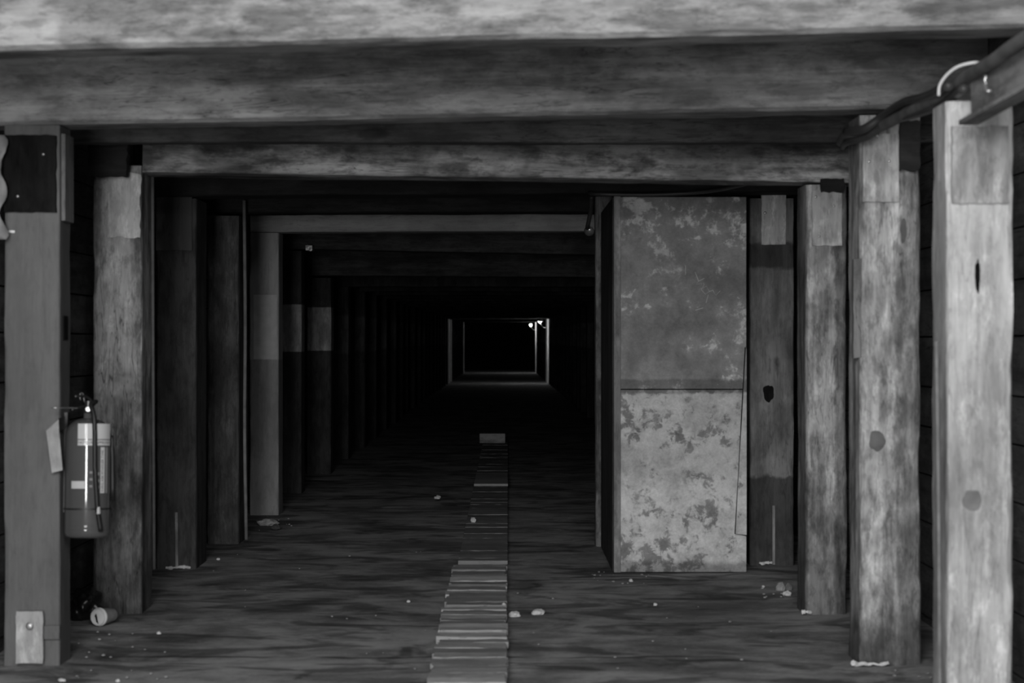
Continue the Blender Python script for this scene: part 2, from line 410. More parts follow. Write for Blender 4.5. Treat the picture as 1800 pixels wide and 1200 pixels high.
beam(11.31, -2.08, 1.93, Z(346, 11.35), Z(338, 11.35), .30, .27, M_B4, 'black crossbeam just above the peeling panel', lowch=.01)
beam(12.95, -2.08, 1.93, Z(374, 12.95), Z(372, 12.95), .28, .25, M_B4, 'black crossbeam right in front of the pale fifth crossbeam', lowch=.02)
beam(14.9, X(440, 14.9), 1.93, Z(408, 14.9), Z(405, 14.9), .128, .25, M_B5, 'narrow pale crossbeam resting on the fifth left post', lowch=.01)
beam(17.1, X(497, 17.1), 1.93, Z(437, 17.1), Z(452, 17.1), .24, .25, M_B6, 'dim crossbeam on the sixth left post, nearer of two', lowch=.01)
beam(19.6, X(540, 19.6), 1.93, Z(484, 19.6), Z(488, 19.6), .28, .25, M_B6, 'dim crossbeam on the seventh left post, farther of two', lowch=.01)

# the sets that run on into the dark
ORD = lambda n: '%d%s' % (n, 'th' if 10 <= n % 100 <= 20 else {1: 'st', 2: 'nd', 3: 'rd'}.get(n % 10, 'th'))
far_d = [22.0+2.4*k for k in range(29)]
LF = 'one of the unlit posts lining the left side deep in the tunnel'
RF = 'one of the unlit posts lining the right side deep in the tunnel'
BF = 'one of the unlit crossbeams deep in the tunnel'
pl = pr = bb = None
M_lamplit_post = wood('lamplit_post', .5, .7, 'Z', cracks=.2, knots=0, grime=.15)
for d in far_d:
    if d > 95: break
    z0 = floor_z(d)
    if pl is None:
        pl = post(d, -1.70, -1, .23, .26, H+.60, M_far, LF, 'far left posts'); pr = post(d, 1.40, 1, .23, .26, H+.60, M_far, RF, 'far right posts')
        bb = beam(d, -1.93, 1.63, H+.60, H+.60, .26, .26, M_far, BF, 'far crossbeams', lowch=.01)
        o3 = (pl, pr, bb)
    else:
        o3 = []
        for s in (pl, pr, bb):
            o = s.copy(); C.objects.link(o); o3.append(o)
    k = (d-22)/43; q = ORD(int(round((d-22)/2.4))+1)
    o3[0]['label'] = '%s unlit left post counted inward from the two with pale bands' % q
    o3[1]['label'] = 'unlit right post level with the %s unlit left post' % q
    o3[2]['label'] = '%s unlit crossbeam counted inward from the two dim ones' % q
    hx = .04*noise.noise(Vector((d, 0, 0)))
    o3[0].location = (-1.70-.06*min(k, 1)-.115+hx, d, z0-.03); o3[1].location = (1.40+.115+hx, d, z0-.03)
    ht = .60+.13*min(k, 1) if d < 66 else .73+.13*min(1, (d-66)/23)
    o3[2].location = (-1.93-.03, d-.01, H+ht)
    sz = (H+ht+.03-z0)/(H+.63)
    if min(abs(d-65.2), abs(d-67.6), abs(d-89.2), abs(d-91.6)) < .1:        # posts by the two lamps, lamplight put into their pale colour
        for o in o3[:2]: o.data = o.data.copy(); o.data.materials[0] = M_lamplit_post
        o3[0]['label'] = '%s left post counted inward from the banded pair, coloured pale as lamplit beside a lit lamp' % q
        o3[1]['label'] = 'right post coloured pale as lamplit beside a lit lamp, level with the %s left post' % q
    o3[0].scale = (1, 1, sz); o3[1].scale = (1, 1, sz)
# right-hand posts of the sets that the panel and its side wall hide only partly
for d in (17.1, 19.6):
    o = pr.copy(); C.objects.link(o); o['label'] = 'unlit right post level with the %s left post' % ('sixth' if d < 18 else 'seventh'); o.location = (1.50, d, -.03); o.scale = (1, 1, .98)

# boards, nails and wedges on the near posts
g = face_board(qA, 9, 238, 100, 373, 8.0, M_patch_dark, t=.02, label='black board nailed across the top of the post')
for a, b_ in ((76, 271), (31, 345)): nail(qA, a, b_, 7.975)
face_board(qA, 6, 405, 26, 409, 8.0, M_nail, 'staple', t=.004, rag=.001, label='pale metal staple')
bm = bmesh.new(); box(bm, 0, .016, 0, .16, Z(388, 8.05), Z(236, 8.05))
link('side_batten', bm, wood('side_batten_wood', .13, .18, 'Z', cracks=.2, knots=0), qA, loc=Vector((X(105, 8.0)-.001, 8.03, 0))-Vector(qA.location))
bm = bmesh.new(); box(bm, 0, .006, .05, .13, Z(597, 8.05), Z(555, 8.05))
link('hinge_plate', bm, M_patch_dark, qA, loc=Vector((X(105, 8.0)-.001, 8.0, 0))-Vector(qA.location))
# base plate with a bolt
M_base = wood('base_block', .30, .46, 'Z', cracks=.2, knots=0, peel=.5, grime=.2, seed=4.)
face_board(qA, 30, 1073, 77, 1164, 7.97, M_base, 'foot_plate', t=.02, rag=.003, label='small pale plate bolted at the foot of the post')
nail(qA, 52, 1100, 7.94, .015, 'bolt')
face_board(qA, 79, 1098, 106, 1122, 7.99, M_L1, 'foot_batten', t=.012)
# second left post: worn pale sheet and dark wedge
face_board(qB, 190, 304, 248, 418, 9.5, wood('worn_sheet', .36, .50, 'Z', cracks=.2, grime=.2, knots=.3, peel=.9, seed=1.), 'paper_sheet', t=.012, rag=.012, label='worn pale sheet with a frayed left edge')
face_board(qB, 160, 248, 228, 311, 9.42, M_wedge, 'wedge', t=.07, rag=.008, label='black wedge under the beam')
face_board(qC, 275, 330, 338, 440, 11.4, wood('c_patch', .10, .14, 'Z', cracks=.1, knots=0), t=.015, label='lighter board across the top of the post')
face_board(qE, 446, 518, 487, 631, 14.9, grey('pale_tin', .46, .8, 0, .2, .12, 14), t=.006, rag=.001)
# right posts
face_board(pB, 1516, 236, 1579, 355, 8.0, M_patch, t=.016, label='pale tin patch at the top of the post', seed=3)
for a, b_ in ((1528, 284), (1563, 283), (1543, 238)): nail(pB, a, b_, 7.982, .006)
bm = board_bm(X(1493, 8.1)-X(1512, 8.), X(1512, 8.)-X(1512, 8.)+.004, Z(628, 8.05), Z(456, 8.05), .04, 4, .004)
link('side_patch', bm, wood('side_patch_wood', .14, .22, 'Z', knots=0), pB, loc=Vector((X(1512, 8.), 8.04, 0))-Vector(pB.location))
face_board(pC, 1427, 335, 1479, 432, 9.5, M_patch, t=.016, label='pale patch at the top of the post', seed=5)
for a, b_ in ((1434, 346), (1466, 362), (1440, 415)): nail(pC, a, b_, 9.482, .006)
face_board(pD, 1338, 341, 1381, 430, 11.6, M_patch, t=.016, label='pale patch at the top of the post', seed=6)
nail(pD, 1345, 374, 11.58, .008)
face_board(pA, 1672, 222, 1771, 358, 6.4, wood('near_patch', .18, .36, 'Z', cracks=.3, knots=.8, peel=.5, seed=2.), t=.014, label='darker worn board at the top of the post', seed=7)
blot(pA, 1709, 879, 17, 18, 6.4, grey('dark_blot', .15, .9), 'blot', 'round dark blot')
blot(pA, 1718, 483, 4.5, 27, 6.4, M_patch_dark, 'slot', None, 3)
blot(pB, 1541, 775, 15, 17, 8.0, grey('dark_blot_b', .12, .9), 'blot', 'round dark blot', 5)
blot(pB, 1588, 405, 6, 20, 8.0, grey('dark_blot_c', .09, .9), 'blot', None, 6)
blot(pD, 1351, 690, 9, 16, 11.6, M_patch_dark, 'knot', 'dark knot', 7)
for par, a, b_, c, e, d in ((pB, 1580, 232, 1616, 300, 7.98), (pC, 1442, 333, 1482, 338, 9.48), (pD, 1354, 320, 1396, 342, 11.55)):
    face_board(par, a, b_-18, c, e, d, M_wedge, 'wedge', t=.03, rag=.01, label='black wedge under the beam')
# worn white crumbs of foam sealing the feet of the posts
M_foam = grey('foam_crust', .62, .9, 0, .2, .3, 40)
def crust(par, px0, px1, py, d, n, seed, h=.018, lab='pale crust at the foot of the post'):
    bm = bmesh.new(); r = random.Random(seed)
    pts = []
    for k in range(n+1):
        q = P(px0+(px1-px0)*k/n, py, d); pts.append(Vector((q.x, d-.015-.02*r.random(), .004+floor_z(d)+r.uniform(0, h*.6))))
    tube_bm(pts, .008, 7, bm, rs=[r.uniform(.004, .012) for _ in range(8)], sub=4)
    o = link('crust', bm, M_foam, par, loc=-Vector(par.location)); o['label'] = lab; return o
crust(pB, 1497, 1560, 1170, 7.99, 7, 2)
crust(pC, 1408, 1424, 1072, 9.49, 3, 5)
crust(pD, 1334, 1356, 991, 11.6, 4, 6)
crust(qC, 293, 336, 1001, 11.4, 5, 7)
tube_o = link('edge_tube', tube_bm([P(429, 352, 12.77), P(431, 560, 12.77), P(430, 760, 12.77), P(433, 948, 12.77)], .011, 10, sub=4), grey('lit_edge_grey', .15, .7), smooth=True)  # added tube drawing the light on the post's inner side
tag(tube_o, 'added thin grey tube standing for the lit inner edge of the fourth left post', 'edge_tube')
tube_o = link('edge_tube', tube_bm([P(268, 300, 9.75), P(269, 620, 9.75), P(271, 1000, 9.75)], .008, 10, sub=4), grey('edge_tube_dull', .07, .7), smooth=True)
tag(tube_o, 'thin dull tube down the inner side of the second left post', 'edge_tube')
tube_o = link('pipe', tube_bm([P(1646, 600, 6.36), P(1650, 900, 6.36), P(1652, 1199, 6.36), P(1653, 1306, 6.36)], .006, 10, sub=4), grey('pipe_grey', .16, .7), smooth=True)
tag(tube_o, 'thin grey pipe up the inner edge of the nearest right post', 'pipe')
# thin pale battens
def batten(px, py0, py1, d, label, lean=0.):
    a = P(px, py0, d); 
    bm = bmesh.new(); h = a.z
    box(bm, -.008, .008, -.006, .006, 0, h, .002)
    o = link('thin_batten', bm, wood('batten_wood', .30, .42, 'Z', cracks=0, knots=0), loc=(a.x, d, .0), rot=(0, lean, 0)); return tag(o, label, 'batten')
batten(311, 900, 1000, 11.38, 'thin pale batten standing against the dark third left post', -.01)
batten(1360, 888, 990, 11.58, 'thin pale batten standing against the black foot of the fourth right post')

# ---------------------------------------------------------------- the peeling panel and its side wall
def panel_material():
    m, nt, b = base_mat('peeling_panel_paint', .8, 0, .3)
    tc = N(nt, 'ShaderNodeTexCoord'); v = tc.outputs['Object']
    sep = N(nt, 'ShaderNodeSeparateXYZ'); nt.links.new(v, sep.inputs[0]); z = sep.outputs[2]
    big = noise_tex(nt, v, 3.2, 5, .6, .3); fl = noise_tex(nt, v, 16, 9, .72, .5); gr = noise_tex(nt, v, 90, 4, .7); md = noise_tex(nt, v, 7, 6, .65)
    low = maprange(nt, z, 1.02, .98)                       # more of the skin has flaked off the lower sheet
    edge = maprange(nt, sep.outputs[0], 1.02, 1.36)
    th = math_(nt, 'MULTIPLY_ADD', low, -.125, .585)
    th = math_(nt, 'MULTIPLY_ADD', edge, -.03, th)
    hi_ = maprange(nt, z, 1.75, 1.98); th = math_(nt, 'MULTIPLY_ADD', hi_, -.05, th)
    mix = math_(nt, 'MULTIPLY_ADD', md, .5, math_(nt, 'MULTIPLY', fl, .5))
    pm = maprange(nt, math_(nt, 'SUBTRACT', mix, th), -.03, .03)
    skin = maprange(nt, math_(nt, 'MULTIPLY_ADD', md, .6, math_(nt, 'MULTIPLY', big, .4)), .36, .64, .15, .29, False)
    bare = maprange(nt, fl, .3, .75, .35, .56, False)
    mm = N(nt, 'ShaderNodeMix'); mm.data_type = 'FLOAT'
    nt.links.new(pm, mm.inputs[0]); nt.links.new(skin, mm.inputs[2]); nt.links.new(bare, mm.inputs[3])
    col = mm.outputs[0]
    # paler strip low down, dark smear along the seam and at the foot
    def band(a, e, f, soft, rag, col, sc_=7):
        zz = math_(nt, 'MULTIPLY_ADD', math_(nt, 'SUBTRACT', noise_tex(nt, v, sc_, 5), .5), rag, z)
        k = math_(nt, 'MULTIPLY', maprange(nt, zz, a-soft, a+soft), maprange(nt, zz, e-soft, e+soft, 1, 0))
        return math_(nt, 'MULTIPLY', col, maprange(nt, k, 0, 1, 1, f, False))
    col = band(.04, .52, 1.25, .06, .2, col)
    col = band(.995, 1.075, .6, .008, .07, col, 5)
    col = math_(nt, 'MULTIPLY', col, maprange(nt, noise_tex(nt, v, 4.5, 8, .7), .35, .6, .72, 1.08))
    col = band(-.1, .055, .6, .015, .06, col)
    col = math_(nt, 'MULTIPLY', col, maprange(nt, gr, .3, .7, .88, 1.12, False))
    vo = N(nt, 'ShaderNodeTexVoronoi'); vo.inputs['Scale'].default_value = 4.2; nt.links.new(v, vo.inputs['Vector'])
    km = maprange(nt, math_(nt, 'MULTIPLY_ADD', fl, .15, vo.outputs['Distance']), .12, .16)
    col = math_(nt, 'MULTIPLY', col, maprange(nt, km, 0, 1, .65, 1, False))
    nt.links.new(col, b.inputs['Base Color'])
    bp = N(nt, 'ShaderNodeBump'); bp.inputs['Strength'].default_value = .5; bp.inputs['Distance'].default_value = .004
    nt.links.new(math_(nt, 'MULTIPLY_ADD', pm, -.5, gr), bp.inputs['Height']); nt.links.new(bp.outputs[0], b.inputs['Normal'])
    return m
M_panel = panel_material()
dp = 11.2
pn = empty('upright_panel', (X(1196, dp), dp, 0), 'tall pale peeling panel standing upright at the right of the passage', 'panel')
def pbox(name, px0, px1, z0, z1, y0, y1, mat, bev=.003, label=None, par=None, recenter=False):
    bm = bmesh.new(); box(bm, X(px0, dp), X(px1, dp), y0, y1, z0, z1, bev)
    par = par or pn
    o = link(name, bm, mat, par, loc=-Vector(par.location))
    if label: o['label'] = label
    return o
zt = Z(346, dp); zs = Z(684, dp)
pbox('upper_sheet', 1090, 1312, zs+.002, zt, dp, dp+.03, M_panel)
pbox('lower_sheet', 1090, 1312, .002, zs-.003, dp-.004, dp+.03, M_panel, label='lower sheet with most of its paint flaked off')
pbox('edge_board', 1079, 1091, .0, zt+.004, dp-.012, dp+.04, wood('panel_edge', .24, .36, 'Z', cracks=.3, knots=.2))
bm = board_bm(X(1292, dp), X(1312, dp), Z(941, dp), Z(612, dp), .006, 3, .0)
for v_ in bm.verts:      # slim wedge-shaped strip along the right edge
    if v_.co.x < X(1302, dp):
        k = (v_.co.z-Z(941, dp))/(Z(612, dp)-Z(941, dp)); v_.co.x = X(1292+18*k, dp)
link('edge_strip', bm, M_panel, pn, loc=Vector((0, dp-.004, 0))-Vector(pn.location))
bm = tube_bm([P(1310, 610, dp-.012), P(1303, 740, dp-.012), P(1292, 938, dp-.012), P(1313, 941, dp-.012)], .0035, 6, sub=1)
link('black_wire', bm, grey('black_wire', .01, .6), pn, loc=-Vector(pn.location))
# scratched scribble on the panel
M_scr = grey('scratch_chalk', .50, .9)
bm = bmesh.new()
def scr(pts, r=.0014):
    o = link('scratch', tube_bm([P(a, b_, dp-.002) for a, b_ in pts], r, 5, None, sub=1), M_scr, pn, loc=-Vector(pn.location)); o['label'] = 'thin pale scratched mark'
scr([(1205, 466), (1205, 483)]); scr([(1222, 478), (1228, 494), (1223, 500), (1234, 498), (1230, 508), (1242, 503), (1247, 512), (1240, 517), (1233, 509), (1238, 500)])
scr([(1228, 494), (1238, 489)]); scr([(1247, 512), (1253, 510), (1258, 519), (1266, 511)]); scr([(1245, 518), (1241, 532)]); scr([(1222, 545), (1236, 541)])
# side wall of the recess behind the panel
bm = bmesh.new()
for k in range(4):
    y0 = dp+.05+k*.335; box(bm, X(1079, dp)-.005, X(1079, dp)+.03, y0, y0+.33, 0, Z(346, dp))
sw = link('side_boarding', bm, wood('side_boarding_wood', .025, .07, 'Z', cracks=.5), pn, loc=-Vector(pn.location)); sw['label'] = 'dark boarding running back from the panel'
pP = post(12.62, X(1047, 12.62), 1, .105, .16, H+.95, M_Pp, 'slim scarred post behind the left edge of the peeling panel', jit=.005)

# ---------------------------------------------------------------- walkway of crosswise boards
rnd = random.Random(21)
WM = [wood('walk_board_%s' % n, a, b_, 'X', cracks=.5, knots=.2, seed=s, stretch=10, bump=.6, grime=.2) for n, a, b_, s in (('pale', .36, .54, 1.), ('mid', .28, .44, 2.), ('dull', .20, .34, 3.))]
WD = [wood('walk_board_%s' % n, a, b_, 'X', cracks=.3, knots=.1, seed=s, stretch=10, bump=.4, grime=.2) for n, a, b_, s in (('dark', .22, .32, 4.), ('black', .17, .26, 5.))]
y = 7.40; i = 0; nn = [0, 0]
def ordn(n): return '%d%s' % (n, 'th' if 10 <= n % 100 <= 20 else {1: 'st', 2: 'nd', 3: 'rd'}.get(n % 10, 'th'))
while y < 27.4:
    near = y < 11.55
    dd = rnd.choice([.07, .09, .11, .14]) if near else rnd.uniform(.20, .34)
    if 11.3 < y < 11.6: y = 11.58; near = False
    h = rnd.uniform(.022, .036) if near else rnd.uniform(.018, .024)
    xl = -.285+(rnd.uniform(-.008, .014) if near else .0)+(.02 if not near else 0); xr = .012+rnd.uniform(-.008, .008)+(.012 if not near else 0)
    if not near: xr = min(.045, .02+.002*(y-11))
    bm = bmesh.new(); g_ = .006
    box(bm, xl, xr, 0, dd-g_, 0, h, .003)
    bmesh.ops.subdivide_edges(bm, edges=[e for e in bm.edges if abs(e.verts[0].co.x-e.verts[1].co.x) > .1], cuts=9)
    for v_ in bm.verts: v_.co.y += .006*noise.noise(Vector((v_.co.x*12, y*9, 0))) if near else 0; v_.co.z += .003*noise.noise(Vector((v_.co.x*15, y*5, v_.co.y*20)))
    far = y > 26.0
    mat = rnd.choice(WM) if near else rnd.choice(WD)
    o = link('walkway_board', bm, mat, loc=(0, y, .0), rot=(rnd.uniform(-.01, .10) if near else 0, rnd.uniform(-.012, .012) if near else 0, rnd.uniform(-.035, .045) if near else 0))
    if near: o.location.z = .003
    if far: break
    nn[0 if near else 1] += 1
    tag(o, '%s rough narrow walkway board counted from the bottom edge of the photo' % ordn(nn[0]) if near else '%s smooth dark walkway board counted inward from the last rough one' % ordn(nn[1]), 'board', 'near walkway boards' if near else 'far walkway boards')
    y += dd; i += 1
bpy.data.objects.remove(o)
bm = bmesh.new(); d0 = 25.0
M_blk = wood('far_block_wood', .34, .44, 'X', cracks=.1, knots=0, blotch=.5)
box(bm, X(843, 25), X(888, 25), 0, .25, 0, Z(765, 25), .004)
tag(link('wooden_block', bm, M_blk, loc=(0, 25, .022)), 'pale block standing on the far end of the walkway', 'block')
bm = bmesh.new(); box(bm, X(833, 17.5), X(893, 17.5), 0, 1.5, 0, .022, .004)
tag(link('wide_board', bm, wood('mid_block', .34, .46, 'X', cracks=.1, knots=0, grime=.2), loc=(0, 17.5, .026)), 'wide smooth board lying on the middle of the walkway', 'board')

# ---------------------------------------------------------------- fire extinguisher
R = .0905; ex, ey, ez = -1.665, 8.03, .502
M_ext = grey('extinguisher_enamel', .07, .07, 0, .6, .03)
M_black = grey('black_rubber', .012, .45, 0, .3)
M_dmet = grey('dark_metal', .05, .35, .7)
M_label = grey('label_cream', .48, .08, 0, .6, .03)
M_ink = grey('label_ink', .012, .1, 0, .6)
M_lab2 = grey('label_grey', .22, .08, 0, .6, .1)
ext = empty('fire_extinguisher', (ex, ey, ez), 'fire extinguisher hanging on the nearest left post', 'fire extinguisher', rot=(-.055, 0, 0))
prof = [(0, .0), (.070, .0), (.082, .004), (.0885, .012), (R, .024), (R, .405)]
for k in range(1, 13):
    a = k/12*math.pi/2*.93; prof.append((R*math.cos(a)*.86+.0125, .405+.072*math.sin(a)))
prof += [(.019, .480), (.019, .500), (0, .502)]
cyl = link('cylinder', lathe_bm(prof, 72), M_ext, ext, smooth=True)
for z_ in (.048, .033): link('weld_ring', lathe_bm([(R-.002, z_-.0015), (R+.0012, z_-.001), (R+.0012, z_+.001), (R-.002, z_+.0015)], 72), M_ext, ext, smooth=False)
link('strap', lathe_bm([(R-.002, .113), (R+.0025, .113), (R+.0025, .119), (R-.002, .119)], 64), M_black, ext)
AZ0 = math.atan2(-ey, -ex)    # direction of the camera seen from the cylinder
def wrap(o_px, z): # px offset from centre -> point on the surface
    a = AZ0+math.asin(max(-.99, min(.99, o_px/41.0))); return a
def label_patch(name, px0, px1, z0, z1, mat, r=R+.0006, t=.0008, par=ext):
    a0, a1 = wrap(px0, 0), wrap(px1, 0); n = 16; bm = bmesh.new(); q = []
    for rr in (r, r+t):
        for z_ in (z0, z1):
            q.append([bm.verts.new((rr*math.cos(a0+(a1-a0)*k/n), rr*math.sin(a0+(a1-a0)*k/n), z_)) for k in range(n+1)])
    for k in range(n):
        for A, B in ((0, 1), (2, 3), (0, 2), (1, 3)): bm.faces.new((q[A][k], q[A][k+1], q[B][k+1], q[B][k]))
    for k in (0, n): bm.faces.new((q[0][k], q[1][k], q[3][k], q[2][k]))
    return link(name, bm, mat, par, smooth=False)
def zz(py): return Z(py, 8.03)-ez
lb = label_patch('label', -18, 38, zz(772), zz(745), M_label)
lb2 = label_patch('label', -18, 38, zz(783), zz(773.5), M_label)
lb3 = label_patch('label', 1, 38, zz(868), zz(785), M_ext, R+.0003)
lb4 = label_patch('label', 22, 29, zz(866), zz(786), M_label)
lb5 = label_patch('label', 31, 34, zz(866), zz(786), M_lab2)
for z_ in (828, 840, 852): label_patch('small_mark', 3, 8, zz(z_+4), zz(z_), M_lab2)
for z_ in (830, 842, 853): label_patch('small_mark', 16, 20, zz(z_+5), zz(z_), M_lab2)
stk = label_patch('sticker', -28, -5, zz(858), zz(845), M_label)
def text_on(par, s, size, px, py, vertical=False, name='lettering'):
    cu = bpy.data.curves.new(name, 'FONT'); cu.body = s; cu.size = size; cu.align_x = 'LEFT'; cu.align_y = 'CENTER'; cu.resolution_u = 2
    t = bpy.data.objects.new('tmp_text', cu); C.objects.link(t)
    dg = bpy.context.evaluated_depsgraph_get(); dg.update()
    me = bpy.data.meshes.new_from_object(t.evaluated_get(dg)); bpy.data.objects.remove(t)
    a0 = wrap(px, 0); z0 = zz(py)
    for v_ in me.vertices:
        x, y_ = v_.co.x, v_.co.y
        if vertical: x, y_ = -y_, x
        a = a0+x/R; r = R+.0019
        v_.co = (r*math.cos(a), r*math.sin(a), z0+y_)
    me.materials.clear(); me.materials.append(M_ink)
    o = bpy.data.objects.new(name, me); C.objects.link(o); o.parent = par; return o
text_on(lb2, 'NOT USE APPROVED', .0152, -17, 778.2)
text_on(lb4, '9.0KG ABE POWDER TYPE', .0142, 25.4, 864, True)
bm = lathe_bm([(.0, .498), (.022, .498), (.024, .505), (.024, .516), (.017, .522), (.016, .545), (0, .547)], 24)
vv = link('valve', bm, M_dmet, ext, smooth=False)
def dirv(a): return Vector((math.cos(a), math.sin(a), 0))
hd = dirv(AZ0-.9)       # the handle points out to the left
hp = lambda s, z_: hd*s+Vector((0, 0, z_))
link('carry_handle', tube_bm([hp(-.01, .525), hp(.03, .522), hp(.06, .515), hp(.085, .508)], .006, 8, sub=3), M_dmet, ext, smooth=True)
link('squeeze_lever', tube_bm([hp(-.02, .54), hp(.0, .556), hp(.035, .565), hp(.07, .562)], .006, 8, sub=3), M_dmet, ext, smooth=True)
link('pull_pin', tube_bm([hp(.02, .54)+Vector((0, -.0, 0)), hp(.03, .575), hp(.045, .57), hp(.04, .548)], .0022, 6, sub=4), M_nail, ext, smooth=True)
gd = dirv(AZ0-.05)
bm = lathe_bm([(0, 0), (.012, 0), (.012, .008), (.009, .010), (0, .010)], 20, M=Matrix.Translation(gd*.018+Vector((0, 0, .512))) @ gd.to_track_quat('Z', 'Y').to_matrix().to_4x4())
gg = link('pressure_gauge', bm, M_nail, ext); 
# hose down the front
def hosep(px, py, out): a = wrap(px, 0); return Vector((math.cos(a)*(R+out), math.sin(a)*(R+out), zz(py)))
h0 = dirv(AZ0+.6)*.02+Vector((0, 0, .53))
link('hose', tube_bm([h0, h0+dirv(AZ0+.5)*.035+Vector((0, 0, .012)), hosep(5, 712, -.015), hosep(9, 730, .004), hosep(10, 760, .012), hosep(11, 820, .012), hosep(14, 870, .012), hosep(16, 896, .012), hosep(21, 932, .012)], .0095, 12, sub=6), M_black, ext, smooth=True)
link('hose_end', tube_bm([hosep(16, 890, .014), hosep(16.6, 902, .016)], .0085, 10, sub=1), grey('grey_clip', .4, .4), ext)
link('nozzle_horn', tube_bm([hosep(37, 765, .012), hosep(37.5, 800, .014), hosep(38, 880, .016)], .0085, 10, rs=[.006, .0085, .010], sub=4), M_black, ext, smooth=True)
# bracket holding it to the post
bm = bmesh.new(); box(bm, -1.767-ex+.001, -1.767-ex+.014, .02, .06, .10, .50)
link('wall_bracket', bm, M_dmet, ext)
link('hook', tube_bm([Vector((-.115, -.15, .515)), Vector((-.09, -.15, .515)), Vector((-.05, -.08, .516)), Vector((-.02, -.01, .515))], .0025, 6, sub=3), M_nail, ext, smooth=True)
# folded card hanging to its left
tg = empty('service_tag', (X(98, 7.97), 7.97, Z(785, 7.97)), 'folded pale service card hanging to the left of the fire extinguisher', 'card')
def card(name, pts, mat):
    bm = bmesh.new(); f = [bm.verts.new(p) for p in pts]; fc = bm.faces.new(f)
    r = bmesh.ops.extrude_face_region(bm, geom=[fc]); 
    for v_ in [g_ for g_ in r['geom'] if isinstance(g_, bmesh.types.BMVert)]: v_.co.y += .003
    bmesh.ops.subdivide_edges(bm, edges=bm.edges[:], cuts=1)
    return link(name, bm, mat, tg, loc=-Vector(tg.location))
M_card = grey('card_paper', .30, .7, 0, .3, .15, 30); M_card2 = grey('card_paper_back', .25, .7, 0, .3, .1)
card('card_front', [P(81, 757, 7.955), P(103, 737, 7.93), P(104, 760, 7.94), P(110, 826, 7.955), P(91, 831, 7.955)], M_card)
card('card_flap', [P(103, 735, 7.965), P(114, 731, 7.965), P(114, 754, 7.965), P(104, 756, 7.965)], M_patch_dark)

# ---------------------------------------------------------------- things on the floor
# takeaway cup lying on its side, lid towards the camera
cd = 9.08; cupo = empty('takeaway_cup', (X(172, cd), cd, .041), 'takeaway cup with a pale lid lying on the floor by the second left post', 'cup')
ax = Vector((.40, .92, -.03)).normalized(); MR = ax.to_track_quat('Z', 'Y').to_matrix().to_4x4()
M_lid = grey('cup_lid', .62, .5, 0, .4, .08); M_cup = grey('cup_paper', .2, .6, 0, .3, .2)
link('lid', lathe_bm([(0, .004), (.031, .004), (.033, -.002), (.037, -.003), (.0385, .003), (.0415, .008), (.042, .014), (.039, .018), (0, .018)], 40, M=MR), M_lid, cupo, smooth=False)
link('cup_body', lathe_bm([(0, .018), (.0385, .018), (.036, .05), (.029, .112), (.0, .112)], 36, M=MR), M_cup, cupo, smooth=False)
bm = bmesh.new(); sh = [(.012, .016), (.020, .004), (.016, -.004), (.010, -.024), (-.002, -.031), (.004, -.012), (.006, -.002)]
fv = [bm.verts.new(MR @ Vector((a, b_, .0030))) for a, b_ in sh]; bv = [bm.verts.new(MR @ Vector((a, b_, .0045))) for a, b_ in sh]
bm.faces.new(fv); bm.faces.new(bv)
for k in range(len(sh)): bm.faces.new((fv[k], fv[(k+1) % len(sh)], bv[(k+1) % len(sh)], bv[k]))
st = link('lid_opening', bm, M_patch_dark, cupo); st['label'] = 'dark drinking slot torn in the lid'
# black bag slumped behind it
M_bag = grey('black_plastic', .012, .3, 0, .5)
bg = rock_bm(.075, .09, .085, 4, 4, .5); tag(link('plastic_bag', bg, M_bag, loc=(X(150, 9.35), 9.35, .0), smooth=True), 'crumpled black plastic bag on the floor behind the takeaway cup', 'bag')
M_stone = grey('pale_stone', .28, .9, 0, .2, .35, 30); M_white = grey('white_chip', .55, .85, 0, .2, .2, 30); M_stone2 = grey('dull_stone', .16, .9, 0, .2, .4, 30)
def rock(px, py, wpx, hpx, mat, name, label, cat, seed, group=None, depth=None):
    d = F*H/(py-VY); s = d/F
    w_ = wpx*s/2; h_ = hpx*s/2*1.25
    o = link(name, rock_bm(w_, depth or w_*.8, h_, seed), mat, loc=(X(px, d), d+(depth or w_*.8)*.7, floor_z(d)-.001), smooth=False)
    if px > 765 and px < 900 and name != 'block': o.location.z = .034 if py > 990 else .024
    return tag(o, label, cat, group)
rock(1373, 1038, 17, 15, M_stone, 'stone', 'rounded pale stone at the foot of the third right post, left one', 'stone', 1)
rock(1386, 1037, 13, 12, M_stone2, 'stone', 'dull stone touching the rounded pale stone by the third right post', 'stone', 2)
rock(1384, 1047, 15, 9, M_white, 'stone', 'small blocky pale chip in front of the two stones by the third right post', 'stone', 3)
rock(904, 1084, 19, 10, M_white, 'stone', 'flat white chip touching the right edge of the walkway', 'stone', 4)
rock(946, 1080, 24, 9, M_white, 'stone', 'long white chip lying just right of the walkway', 'stone', 5)
rock(769, 882, 12, 6, M_white, 'stone', 'white chip lying left of the walkway in the shadows', 'stone', 6)
rock(832, 924, 9, 9, M_white, 'stone', 'small white lump on the walkway boards', 'stone', 7)
rock(886, 1076, 7, 4, M_white, 'stone', 'tiny white chip on the right edge of the walkway boards', 'stone', 8)
rock(470, 924, 34, 12, M_stone, 'rubble', 'pale rubble lump at the foot of the fifth left post', 'stone', 9)
rock(484, 930, 16, 9, grey('dark_lump', .05, .9), 'rubble', 'dark lump beside the pale rubble at the fifth left post', 'stone', 10)
rock(279, 1114, 8, 5, M_white, 'stone', 'small white pebble at the end of the floor crack right of the cup', 'stone', 11)
rock(718, 1058, 6, 4, M_white, 'stone', 'tiny white chip on bare floor left of the near walkway', 'stone', 12)
rock(108, 1197, 14, 5, M_white, 'stone', 'white chip at the bottom edge of the photo near the left post', 'stone', 13)
